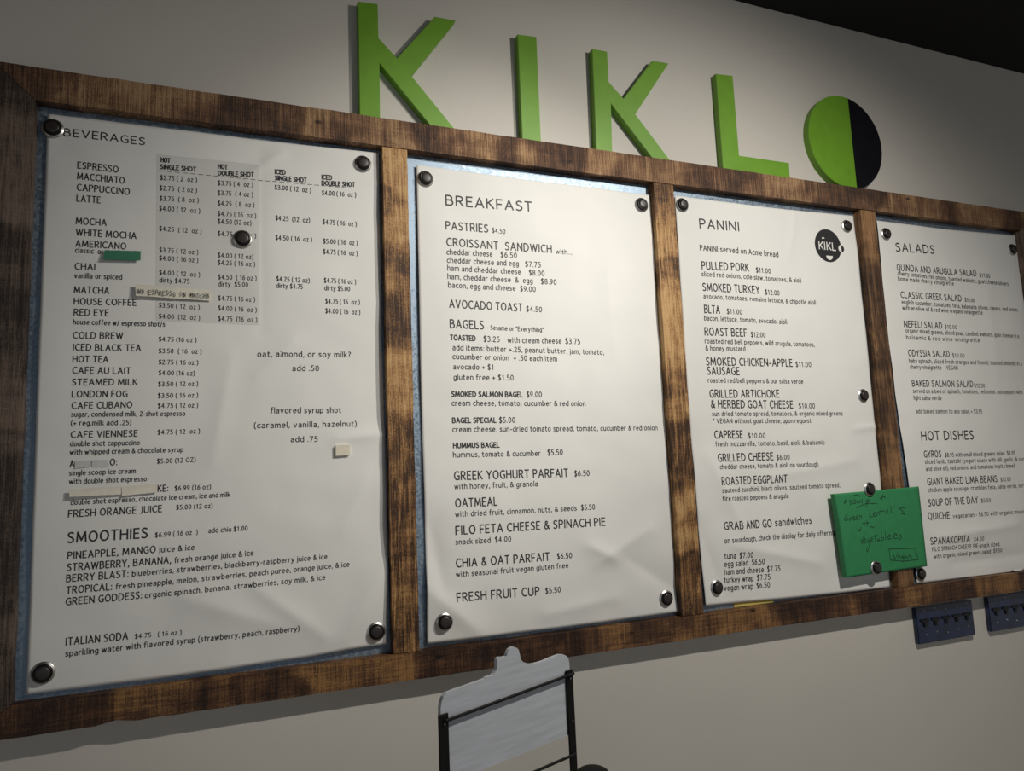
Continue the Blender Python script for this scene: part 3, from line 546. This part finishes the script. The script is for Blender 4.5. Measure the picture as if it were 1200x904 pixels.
def flat_on(bm, pts, yfun, n=24):
    """a printed quad following the paper; pts TL TR BR BL in px"""
    P = [at(x, y, PAPER) for x, y in pts]; G = []
    for j in range(n+1):
        row = []
        for i in range(n+1):
            p = P[0].lerp(P[1], i/n).lerp(P[3].lerp(P[2], i/n), j/n); p.y = yfun(p.x, p.z); row.append(bm.verts.new(p))
        G.append(row)
    for j in range(n):
        for i in range(n): bm.faces.new((G[j+1][i], G[j+1][i+1], G[j][i+1], G[j][i]))
y0f = lambda x, z: paper_y(0, x, z)
# dashed rule under the drink columns
bm = bmesh.new()
A, B = at(186.5, 200.2, PAPER), at(416, 220.8, PAPER)
for i in range(27): ribbon(bm, [A.lerp(B, i/27), A.lerp(B, (i+.62)/27)], 0.0010, lambda x, z: y0f(x, z)-LIFT)
obj('dashed_rule', bm, 'ink', sheets[0])
bm = bmesh.new(); flat_on(bm, [(183.5, 180.8), (304.3, 192.8), (303.8, 381), (182.3, 375.8)], lambda x, z: y0f(x, z)-LIFT*.62, 60)
obj('shaded_box', bm, 'grey_print', sheets[0], smooth=True)
for (k, nm), rows in parts.items():
    rows.sort(key=lambda r: r[0])
    head = obj(nm[0], rows[0][2], 'ink', sheets[k])
    for _, sub, bm in rows[1:]: obj(sub, bm, 'ink', head)

# round logo on the panini sheet
y2f = lambda x, z: paper_y(2, x, z)
lc = at(969.8, 288.2, PAPER); lr = (at(984.8, 289, PAPER)-at(954.4, 286, PAPER)).x/2
def disc(bm, c, r, a0, a1, n, yf):
    ce = bm.verts.new((c.x, yf(c.x, c.z), c.z))
    ring = [bm.verts.new((c.x+r*math.cos(a0+(a1-a0)*i/n), yf(c.x+r*math.cos(a0+(a1-a0)*i/n), c.z+r*math.sin(a0+(a1-a0)*i/n)), c.z+r*math.sin(a0+(a1-a0)*i/n))) for i in range(n+1)]
    for i in range(n): bm.faces.new((ce, ring[i], ring[i+1]))
bm = bmesh.new(); disc(bm, lc, lr, 0, 2*math.pi, 64, lambda x, z: y2f(x, z)-LIFT*.8)
sr = lr*.22; so = Vector((lc.x+lr*.98, 0, lc.z-lr*.12))
disc(bm, so, sr, -math.pi/2, math.pi/2, 16, lambda x, z: y2f(x, z)-LIFT*1.5)
logo = obj('round_logo', bm, 'ink', sheets[2])
bm = bmesh.new(); yl = lambda x, z: y2f(x, z)-LIFT*1.9
def stroke_letters(bm, x0, z0, h, w, s, yf):
    G = {'K': ([(0, 0), (0, 1)], [(.62, 1), (.05, .42)], [(.2, .55), (.66, 0)]), 'I': ([(0, 0), (0, 1)],), 'L': ([(0, 1), (0, 0), (.5, 0)],)}
    x = x0
    for ch, adv in zip('KIKL', (.95, .40, .95, .5)):
        for st in G[ch]: ribbon(bm, [Vector((x+a*h, 0, z0+b*h)) for a, b in st], w, yf)
        x += adv*h
stroke_letters(bm, lc.x-lr*.70, lc.z-lr*.26, lr*.44, lr*.07, 1, yl)
disc(bm, so, sr, math.pi/2, 3*math.pi/2, 16, yl)
disc(bm, Vector((lc.x+lr*.02, 0, lc.z-lr*.62)), lr*.25, math.pi, 2*math.pi, 18, yl)
ribbon(bm, [Vector((lc.x-lr*.42, 0, lc.z+lr*.4)), Vector((lc.x-lr*.35, 0, lc.z+lr*.47)), Vector((lc.x-lr*.27, 0, lc.z+lr*.42))], lr*.06, yl)
obj('logo_lettering', bm, 'logo_white', logo)

# ------------------------------------------------------------------ tapes and paper slips
def slip(name, quad, m, label, cat, k, lift=(0.0012, 0.0012), th=0.0005, group=None, ragged=0.0, curl=0.0):
    """small strip on a menu sheet. lift: stand-off at its left and right ends; TL TR BR BL in px"""
    Pp = [at(x, y, PAPER-.004) for x, y in quad]; n, mm = 28, 5; bm = bmesh.new(); G = []
    for j in range(mm+1):
        row = []
        for i in range(n+1):
            u, v = i/n, j/mm; p = Pp[0].lerp(Pp[1], u).lerp(Pp[3].lerp(Pp[2], u), v)
            rg = ragged*noise.noise(Vector((u*9, len(label)*.37, v*3)))
            if j in (0, mm): p.z += rg
            if i in (0, n): p.x += rg
            p.y = paper_y(k, p.x, p.z)-(lift[0]*(1-u)+lift[1]*u)-curl*v*v; row.append(bm.verts.new(p))
        G.append(row)
    for j in range(mm):
        for i in range(n): bm.faces.new((G[j+1][i], G[j+1][i+1], G[j][i+1], G[j][i]))
    r = bmesh.ops.extrude_face_region(bm, geom=list(bm.faces))
    for q in r['geom']:
        if isinstance(q, bmesh.types.BMVert): q.co.y -= th
    bmesh.ops.recalc_face_normals(bm, faces=bm.faces)
    b = sum(Pp, Vector())/4; b.y = paper_y(k, b.x, b.z)
    return tag(obj(name, bm, m, base=b), label, cat, group)
slip('tape_strip', [(122.8, 293.5), (165, 294.2), (164.6, 305.9), (121.2, 305)], 'green_tape', 'short dark green tape strip covering a word below the americano line', 'tape', 0, (.005, .0035), ragged=.0006, curl=.003)
note = slip('paper_slip', [(158.6, 333.6), (247, 340.1), (247.4, 352.6), (159.6, 347.4)], 'cream_tape', 'narrow cream paper slip with handwritten capitals beside the matcha line', 'slip', 0, (.007, .0018), ragged=.0006, curl=.002)
for q, lab in (([(87.9, 540.2), (106.2, 539.6), (106.4, 547.2), (87.4, 549.2)], 'small pale grey tape patch next to the capital A, left of two'),
               ([(107.8, 539.2), (127.3, 539), (127.3, 547.2), (107.8, 547.2)], 'small pale grey tape patch ending at the capital O, right of two')):
    slip('tape_strip', q, 'grey_tape', lab, 'tape', 0, ragged=.0006, group='tape patches over two drink names')
for q, lab, lf in (([(80.9, 574.4), (142, 570.5), (142, 579.6), (81.9, 582.6)], 'long cream tape strip covering the start of the last drink name before orange juice', (.006, .002)),
               ([(142.6, 570.5), (184.5, 567.4), (184.3, 577.2), (143, 581.4)], 'cream tape strip ending at the letters KE, right of the longer strip', (.003, .002))):
    slip('tape_strip', q, 'cream_tape', lab, 'tape', 0, lf, ragged=.0007, group='cream tape strips over a drink name', curl=.002)
slip('foam_pad', [(393, 522.4), (409.6, 521.6), (409.8, 533.4), (393.4, 534.6)], 'pad_foam', 'small square cream foam mounting pad on the lower right of the beverages sheet', 'pad', 0, (.0006, .0006), th=.0055, ragged=.0005)
# handwriting on the slip, drawn with a marker
HAND = {'N': [[(0, 0), (.05, 1), (.5, .05), (.55, 1)]], 'O': [[(.3, .95), (.05, .6), (.15, .05), (.45, .05), (.55, .55), (.3, .95)]], 'E': [[(.5, 1), (0, .95), (.05, .5), (.4, .5), (.05, .5), (0, 0), (.5, .02)]],
        'S': [[(.5, .9), (.2, 1), (.05, .7), (.45, .4), (.4, .05), (0, .05)]], 'P': [[(.05, 0), (.05, 1), (.45, .95), (.45, .5), (.05, .45)]], 'R': [[(.05, 0), (.05, 1), (.45, .9), (.4, .5), (.05, .48), (.5, 0)]],
        'I': [[(.2, 0), (.2, 1)]], 'M': [[(0, 0), (.08, 1), (.3, .35), (.55, 1), (.62, 0)]], 'A': [[(0, 0), (.28, 1), (.55, 0)], [(.12, .35), (.45, .35)]], 'T': [[(0, .95), (.55, 1)], [(.28, 1), (.25, 0)]],
        'C': [[(.5, .85), (.2, .95), (.03, .5), (.15, .05), (.5, .12)]], 'H': [[(.02, 0), (.05, 1)], [(.5, 0), (.5, 1)], [(.03, .5), (.5, .5)]]}
bm = bmesh.new(); P0, P1 = at(162, 345.2, PAPER-.004), at(246.5, 350.2, PAPER-.004); hh = 0.0084
t_ = "NO ESPRESSO IN MATCHA"; n_ = len(t_)
def slip_y(x, z):
    u = min(1, max(0, (x-at(158.6, 340, PAPER).x)/(at(247, 345, PAPER).x-at(158.6, 340, PAPER).x)))
    return paper_y(0, x, z)-(.007*(1-u)+.0018*u)-.0036
for i, ch in enumerate(t_):
    o_ = P0.lerp(P1, i/n_)
    for st in HAND.get(ch, []):
        ribbon(bm, [Vector((o_.x+a*hh*.74, 0, o_.z+b*hh+.0008*math.sin(i*1.7))) for a, b in st], .0010, slip_y)
obj('marker_writing', bm, 'ink', note)
# yellow slip peeping out below the panini sheet
bm = bmesh.new(); q = [at(x, y, PANEL) for x, y in ((858, 690), (905, 686), (906, 708.5), (860, 714))]
zb = BI+.0008
for p in q: p.z = max(p.z, zb)
bm.faces.new([bm.verts.new((p.x, PANEL-.0012, p.z)) for p in q])
r = bmesh.ops.extrude_face_region(bm, geom=list(bm.faces))
for v in r['geom']:
    if isinstance(v, bmesh.types.BMVert): v.co.y += .0006
bmesh.ops.recalc_face_normals(bm, faces=bm.faces)
tag(obj('paper_slip', bm, 'yellow_paper', base=(q[0]+q[2])/2), 'yellow paper slip peeping out under the bottom edge of the panini sheet', 'slip')

# ------------------------------------------------------------------ green folded card over the third post
CY = -0.0445
card = thing('note_card', 'bright green handwritten soup card hung over the third post by two black magnets', 'note', at(1030, 672, CY))
Q = [at(x, y, CY) for x, y in ((975.5, 579.5), (1075.8, 570.4), (1085.8, 663.9), (989.8, 677))]
def card_bm(back):
    bm = bmesh.new(); n = 36; G = []
    for j in range(n+1):
        row = []
        for i in range(n+1):
            u, v = i/n, j/n; p = Q[0].lerp(Q[1], u).lerp(Q[3].lerp(Q[2], u), v)
            cur = .0022*math.sin(math.pi*v)*(1-u)
            if not back: p.y = CY-.0005-.006*(1-u)**2-cur
            else: p.y = CY-.0002+.0085*(1-u)**3*(1 if u < .35 else (1-u)/.65); p.x += .002
            row.append(bm.verts.new(p))
        G.append(row)
    for j in range(n):
        for i in range(n): bm.faces.new((G[j+1][i], G[j+1][i+1], G[j][i+1], G[j][i]))
    r = bmesh.ops.extrude_face_region(bm, geom=list(bm.faces))
    for q in r['geom']:
        if isinstance(q, bmesh.types.BMVert): q.co.y -= .0003
    bmesh.ops.recalc_face_normals(bm, faces=bm.faces)
    return bm
front = obj('front_leaf', card_bm(False), 'green_card', card, smooth=True)
bm = card_bm(True)
obj('back_leaf', bm, 'green_card', card, smooth=True)
# fold between the leaves on the left side
bm = bmesh.new(); n = 30; G = []
for j in range(n+1):
    v = j/n; p = Q[0].lerp(Q[3], v); cur = .0022*math.sin(math.pi*v); row = []
    ya, yb = CY-.0067-cur, CY+.0084
    for i in range(9):
        a = math.pi*i/8; row.append(bm.verts.new((p.x-.0016*math.sin(a)+.002*(i/8), (ya+yb)/2-(yb-ya)/2*math.cos(a), p.z)))
    G.append(row)
for j in range(n):
    for i in range(8): bm.faces.new((G[j][i], G[j][i+1], G[j+1][i+1], G[j+1][i]))
bmesh.ops.recalc_face_normals(bm, faces=bm.faces)
obj('fold', bm, 'green_card', card, smooth=True)
CX0, CX1 = Q[0].x, Q[1].x
def card_y(x, z):
    zz = (z-Q[3].z)/(Q[0].z-Q[3].z); v = min(1, max(0, 1-zz))
    xl = Q[0].lerp(Q[3], v).x; xr = Q[1].lerp(Q[2], v).x; u = min(1, max(0, (x-xl)/(xr-xl)))
    return CY-.0008-.006*(1-u)**2-.0022*math.sin(math.pi*v)*(1-u)-.0006
S_ = 6.954
PEN = [  # strokes of the marker, in pixels of a 6.954x enlargement starting at (970, 560)
 [(122, 190), (140, 200)], [(132, 180), (130, 215)], [(140, 182), (122, 210)],
 [(186, 178), (170, 190), (178, 205), (186, 212), (172, 222)], [(215, 178), (198, 195), (206, 215), (224, 205), (215, 178)], [(240, 180), (232, 200), (244, 210), (256, 198), (258, 182)], [(258, 182), (262, 205)], [(275, 178), (278, 210)],
 [(312, 180), (316, 240)], [(312, 186), (330, 176), (336, 196), (316, 204)], [(228, 248), (270, 225), (310, 212), (400, 211)], [(196, 150), (228, 138), (262, 150)],
 [(436, 150), (438, 180)], [(424, 168), (470, 152)], [(450, 136), (440, 182)], [(462, 150), (470, 170)],
 [(150, 300), (128, 318), (122, 345), (142, 350), (155, 332), (135, 330)], [(165, 330), (168, 352), (176, 325), (190, 322)], [(195, 335), (212, 322), (204, 310), (192, 330), (200, 348), (218, 340)], [(222, 330), (240, 315), (230, 305), (220, 325), (230, 345), (246, 334)], [(250, 345), (252, 312), (266, 310), (270, 334)],
 [(340, 255), (336, 322), (366, 318)], [(370, 300), (386, 292), (378, 280), (366, 300), (378, 316), (394, 308)], [(398, 314), (400, 284), (414, 282), (418, 306)], [(432, 262), (436, 300)], [(418, 276), (462, 270)], [(470, 268), (474, 298)], [(490, 255), (494, 292)], [(514, 235), (520, 286)], [(540, 230), (524, 244)],
 [(636, 246), (580, 250), (614, 272), (630, 298), (600, 294)],
 [(234, 412), (238, 440), (248, 420), (256, 438), (262, 404)], [(290, 355), (292, 396)], [(314, 346), (318, 394)], [(276, 374), (334, 366)], [(338, 408), (350, 396), (362, 408), (376, 400)],
 [(262, 500), (272, 538), (286, 470)], [(284, 520), (302, 505), (292, 492), (284, 515), (298, 532), (312, 520)], [(330, 500), (316, 510), (322, 530), (334, 512), (332, 560), (318, 606), (308, 580)], [(345, 515), (360, 498), (350, 488), (342, 510), (352, 526), (366, 516)], [(384, 455), (382, 515)], [(368, 480), (404, 470)], [(410, 495), (400, 508), (408, 520), (418, 500), (420, 518)], [(436, 440), (432, 512), (452, 508), (452, 488), (434, 490)], [(466, 440), (470, 508)],
 [(490, 490), (514, 476), (502, 462), (488, 480), (496, 504), (524, 494)], [(540, 480), (566, 466), (552, 452), (538, 472), (546, 500), (574, 490)], [(604, 462), (584, 470), (606, 488), (588, 508), (576, 500)],
 [(500, 585), (510, 670)], [(494, 582), (600, 580), (716, 574)], [(716, 574), (744, 664)], [(512, 672), (620, 682), (742, 668)],
 [(536, 622), (548, 672), (572, 610)], [(576, 650), (592, 640), (582, 630), (574, 648), (586, 664), (600, 654)], [(618, 636), (604, 646), (610, 660), (622, 642), (622, 676), (608, 690)], [(640, 636), (630, 648), (636, 660), (646, 642), (652, 658)], [(664, 660), (664, 636), (680, 634), (690, 656)],
]
bm = bmesh.new()
for st in PEN:
    pts = [at(970+x/S_, 560+y/S_, CY-.003) for x, y in st]
    ribbon(bm, pts, .0013, card_y)
obj('handwriting', bm, 'card_ink', front)

# ------------------------------------------------------------------ magnets
def magnet_mesh():
    out = {}
    bm = bmesh.new(); lathe(bm, [(0, 0), (.0168, 0), (.0174, .0006), (.0174, .0016), (.0166, .0024), (.0150, .0030), (.0138, .0038)])
    out['base_ring'] = (bm, 'magnet_chrome')
    bm = bmesh.new(); lathe(bm, [(.0141, .0030), (.0143, .0052), (.0138, .0068), (.0126, .0078), (.0112, .0080), (.0108, .0074)])
    out['collar'] = (bm, 'magnet_rim')
    bm = bmesh.new(); lathe(bm, [(.0109, .0070), (.0108, .0088), (.0101, .0098), (.0080, .0104), (.0040, .0107), (0, .0108)])
    out['cap'] = (bm, 'magnet_plastic')
    return out
first = None
def place_magnet(px, py, k, label):
    global first
    Y = CY-.004 if k < 0 else PAPER
    p = at(px, py, Y-.008)
    p.y = card_y(p.x, p.z)-.0002 if k < 0 else paper_y(k, p.x, p.z)-.0006
    if first is None:
        first = thing('magnet', label, 'magnet', (0, 0, 0), 'round black magnets on the board')
        for nm, (bm, m) in magnet_mesh().items(): obj(nm, bm, m, first, smooth=True)
        root = first
    else:
        root = first.copy(); sc.collection.objects.link(root)
        for ch in first.children:
            c = ch.copy(); sc.collection.objects.link(c); c.parent = root
        root['label'] = label
    root.location = p
MAG = [
 (61, 148.5, 0, 'black magnet at the top left corner of the beverages sheet, beside the heading'),
 (426, 190.5, 0, 'black magnet at the top right corner of the beverages sheet'),
 (284.5, 279, 0, 'black magnet in the middle of the price columns on the beverages sheet'),
 (441.5, 741, 0, 'black magnet at the bottom right corner of the beverages sheet'),
 (49.5, 790, 0, 'black magnet at the bottom left corner of the beverages sheet'),
 (499.5, 208.5, 1, 'black magnet at the top left corner of the breakfast sheet'),
 (753, 239.5, 1, 'black magnet at the top right corner of the breakfast sheet'),
 (521.5, 729.5, 1, 'black magnet at the bottom left corner of the breakfast sheet'),
 (782.5, 702, 1, 'black magnet at the bottom right corner of the breakfast sheet'),
 (801, 239.5, 2, 'black magnet at the top left corner of the panini sheet'),
 (994, 264.5, 2, 'black magnet at the top right corner of the panini sheet, above the round logo'),
 (1013.5, 463.5, 2, 'black magnet halfway down the right edge of the panini sheet'),
 (842, 689.5, 2, 'black magnet at the bottom left corner of the panini sheet'),
 (1039.8, 273.8, 3, 'black magnet at the top left corner of the salads sheet'),
 (1188.3, 292, 3, 'black magnet at the top right corner of the salads sheet by the image edge'),
 (1081, 673, 3, 'black magnet at the bottom left corner of the salads sheet, right of the green card'),
 (1021.5, 573.5, -1, 'black magnet on the top edge of the green card'),
 (1029, 666, -1, 'black magnet on the bottom edge of the green card'),
]
for a in MAG: place_magnet(*a)

# ------------------------------------------------------------------ big sign letters standing on the top rail
LF, LB = -0.031, WALL-.0005
foot = TO+0.0015
def letter(name, px, low, label):
    pts = []
    for i, (x, y) in enumerate(px):
        p = at(x, y, LF); pts.append((p.x, foot if i in low else p.z))
    c = sum(p[0] for p in pts)/len(pts)
    tag(obj(name, prism(pts[::-1], LF, LB, .0008), 'green_paint', base=(c, (LF+LB)/2, foot)), label, 'letter', 'sign letters above the board')
letter('sign_letter', [(419.5, 1.5), (442.6, 4.6), (443.6, 44.3), (465.3, 68.1), (509.7, 19.4), (534.2, 24), (482.1, 88.7), (534.9, 152), (506.4, 147.5), (444.8, 74.2), (445.5, 139.3), (421.7, 135.3)], (7, 8, 10, 11),
       'large green wooden letter K, leftmost and tallest looking on the rail')
letter('sign_letter', [(606.5, 40.1), (628.7, 43.2), (634, 166), (612.3, 163)], (2, 3), 'green wooden letter I, a plain upright bar between the two K letters')
letter('sign_letter', [(694, 57.2), (711.6, 60.3), (713.5, 96.1), (731, 115.5), (764.6, 71), (783.6, 74.2), (744.6, 133.8), (787, 188.5), (766, 184.9), (716, 121.6), (717.6, 178.8), (699, 175.6)], (7, 8, 10, 11),
       'green wooden letter K between the letters I and L')
letter('sign_letter', [(838.8, 86.4), (858.7, 88.8), (866.3, 182.4), (924.7, 191), (925.6, 206.8), (847.3, 195.8)], (4, 5), 'green wooden letter L left of the two coloured disc')
a, b_ = at(947.3, 155, LF), at(1033.8, 177.5, LF); R_ = (b_.x-a.x)/2; cx = (a.x+b_.x)/2; cz = foot+R_
o = thing('sign_letter', 'round letter O disc, half green and half black, rightmost on the rail', 'letter', (cx, (LF+LB)/2, foot), 'sign letters above the board')
xs = at(998.3, 160, LF).x-cx
th = math.acos(max(-1, min(1, xs/R_)))
green = [(cx+R_*math.cos(th+(2*math.pi-2*th)*i/72), cz+R_*math.sin(th+(2*math.pi-2*th)*i/72)) for i in range(73)]
black = [(cx+R_*math.cos(-th+2*th*i/72), cz+R_*math.sin(-th+2*th*i/72)) for i in range(73)]
obj('green_half', prism(green, LF, LB, .0008), 'green_paint', o)
obj('black_half', prism(black, LF, LB, .0008), 'black_paint', o)

# ------------------------------------------------------------------ hook plates below the board
HY = -0.025
def hook_plate(label, dx):
    A = at(1073, 713.2, HY); B = at(1143.4, 744.8, HY); C = at(1138.8, 704.6, HY); D = at(1077.5, 755.3, HY)
    x0, x1 = A.x+dx, C.x+dx; z1 = min(A.z, BO-.0015); z0 = (B.z+D.z)/2
    t = thing('hook_plate', label, 'hook plate', ((x0+x1)/2, HY/2, z0), 'dark blue hook plates under the board')
    bm = bmesh.new(); box(bm, x0, x1, HY, WALL-.0005, z0, z1, .0015); obj('plate', bm, 'blue_plate', t)
    H, W = z1-z0, x1-x0
    for i in range(5):
        cx_ = x0+W*(.125+.188*i); cz_ = z0+H*.60
        bm = bmesh.new()
        w2 = W*.070
        pts = [(-w2, .006), (w2, .006), (w2, .000), (w2*.36, -.0012), (w2*.30, -.0130), (-w2*.30, -.0130), (-w2*.36, -.0012), (-w2, .000)]
        pb = prism([(cx_+p, cz_+q) for p, q in pts][::-1], HY-.0035, HY+.001, .0006)
        obj('hook', pb, 'hook_black', t)
        for dz, sz in ((.30, .0015), (-.36, .0018)):
            bm = bmesh.new(); rod(bm, (cx_+W*.01, HY+.001, cz_+H*dz+H*.04*math.sin(i*2.1)), (cx_+W*.01, HY-.0012, cz_+H*dz+H*.04*math.sin(i*2.1)), sz, 10)
            obj('screw', bm, 'screw_pale', t)
hook_plate('dark blue hook plate with five black hooks below the third post', 0)
hook_plate('dark blue hook plate cut by the right image edge under the salads bay', at(1158.6, 705, HY).x-at(1073, 705, HY).x)

# ------------------------------------------------------------------ display rack in front of the wall
th_ = math.radians(24.5)                                   # its face is turned against the wall
ND = Vector((-math.sin(math.radians(21.5)), math.cos(math.radians(21.5)), 0)) # normal pointing away from the viewer
v0 = (595-600)*RT-(830-452)*UP+FPX*fwd
ORI = EYE+v0*(1.02/v0.y)
def on_rack(x, y, off=0.0):
    v = (x-600)*RT-(y-452)*UP+FPX*fwd
    o_ = ORI+ND*off
    return EYE+v*((o_-EYE).dot(ND)/v.dot(ND))
RD = Vector((ND.y, -ND.x, 0))                               # along its face, to the right
rb = on_rack(600, 904); rack = thing('display_rack', 'black metal display rack with a shaped pale header board standing below the menu board', 'rack', (rb.x, rb.y, 0.0))
Zr = lambda x, y: (460+x/4.286, 720+y/4.286)
outline = [(242, 505), (242, 470), (247, 440), (256, 415), (270, 398), (300, 385), (380, 357), (465, 326), (472, 318), (485, 313), (500, 310), (512, 298), (521, 282), (526, 262), (524, 245), (527, 226), (538, 216), (556, 217), (574, 212),
           (578, 195), (586, 179), (598, 169), (612, 166), (625, 170), (634, 181), (639, 200), (645, 228), (655, 240), (672, 246), (695, 253), (720, 248), (760, 236), (800, 219), (838, 204), (858, 203), (874, 210), (884, 224), (888, 245), (890, 285), (893, 604)]
top = [on_rack(*Zr(x, y), .004) for x, y in outline]
br = top[-1]; tl = top[0]
bl = Vector((tl.x, tl.y, br.z))
ring = top+[bl]
bm = bmesh.new(); f = bm.faces.new([bm.verts.new(p) for p in ring])
r = bmesh.ops.extrude_face_region(bm, geom=[f])
for v in r['geom']:
    if isinstance(v, bmesh.types.BMVert): v.co += ND*.006
bmesh.ops.recalc_face_normals(bm, faces=bm.faces)
bmesh.ops.triangulate(bm, faces=[q for q in bm.faces if len(q.verts) > 4])
tag(obj('header_board', bm, 'white_board', rack), 'pale header board with a knob shaped top')
def upright(xa, ya, xb, yb):
    """flat bar whose front face spans the two pixels at its top, running down to the floor"""
    p, q = on_rack(xa, ya), on_rack(xb, yb); zt = (p.z+q.z)/2; bm = bmesh.new()
    vs_ = []
    for z in (0.0, zt):
        for s in (p, q, q+ND*.0035, p+ND*.0035): vs_.append(bm.verts.new((s.x, s.y, z)))
    for f in ((0, 1, 5, 4), (1, 2, 6, 5), (2, 3, 7, 6), (3, 0, 4, 7), (4, 5, 6, 7), (3, 2, 1, 0)): bm.faces.new([vs_[i] for i in f])
    bmesh.ops.recalc_face_normals(bm, faces=bm.faces)
    bmesh.ops.bevel(bm, geom=list(bm.edges), offset=.0005, segments=1, affect='EDGES')
    o = obj('upright', bm, 'black_metal', rack)
    c = (p+q)/2
    for z in (zt-.012, zt-.075, zt-.20):
        bm = bmesh.new(); rod(bm, Vector((c.x, c.y, z))+ND*.001, Vector((c.x, c.y, z))-ND*.0016, .0016, 12); obj('rivet', bm, 'rivet_steel', o)
    return p, q
l0, l1 = upright(514.6, 838.5, 525.6, 837); r0, r1 = upright(663.9, 786.3, 671.3, 785.3)
def crossbar(a, b, r=.0022):
    bm = bmesh.new(); rod(bm, a, b, r, 12); obj('crossbar', bm, 'black_metal', rack)
crossbar(on_rack(522, 845.4, -.0025), on_rack(672.3, 789.5, -.0025))
a = on_rack(674.8, 883.8, -.0025); b_ = on_rack(522, 845.4, -.0025); crossbar(Vector((b_.x, b_.y, a.z)), a, .0021)
for z in (.95, .6, .25): crossbar(Vector((b_.x, b_.y, z)), Vector((a.x, a.y, z)))
for p, q in ((l0, l1), (r0, r1)):                          # feet on the floor, out of the picture
    c = (p+q)/2; bm = bmesh.new(); e = ND
    rod(bm, Vector((c.x, c.y, .006))-e*.14, Vector((c.x, c.y, .006))+e*.14, .006, 10); obj('foot', bm, 'black_metal', rack)
# black domed bottle top behind the rack, only its crown is in the picture
tp = EYE+((694-600)*RT-(900.4-452)*UP+FPX*fwd)*(1.16/((694-600)*RT-(900.4-452)*UP+FPX*fwd).y)
can = thing('canister', 'black canister with a rounded lid showing only its top at the lower edge', 'canister', (tp.x, tp.y, 0))
bm = bmesh.new()
def zlathe(bm, prof, c, seg=36):
    R = []
    for r, z in prof: R.append([bm.verts.new((c.x+r*math.cos(2*math.pi*k/seg), c.y+r*math.sin(2*math.pi*k/seg), z)) for k in range(seg)] if r > 1e-6 else [bm.verts.new((c.x, c.y, z))])
    for A, B in zip(R, R[1:]):
        for k in range(seg):
            k2 = (k+1) % seg
            if len(B) == 1: bm.faces.new((A[k], A[k2], B[0]))
            elif len(A) == 1: bm.faces.new((A[0], B[k2], B[k]))
            else: bm.faces.new((A[k], A[k2], B[k2], B[k]))
    bmesh.ops.recalc_face_normals(bm, faces=bm.faces)
zt = tp.z
zlathe(bm, [(0, 0), (.028, 0), (.03, .003), (.03, zt-.03), (.0285, zt-.026)], tp); obj('body', bm, 'black_metal', can, smooth=True)
bm = bmesh.new(); zlathe(bm, [(.0285, zt-.026), (.0285, zt-.012), (.026, zt-.005), (.02, zt-.0015), (.01, zt), (0, zt)], tp); obj('lid', bm, 'black_metal', can, smooth=True)
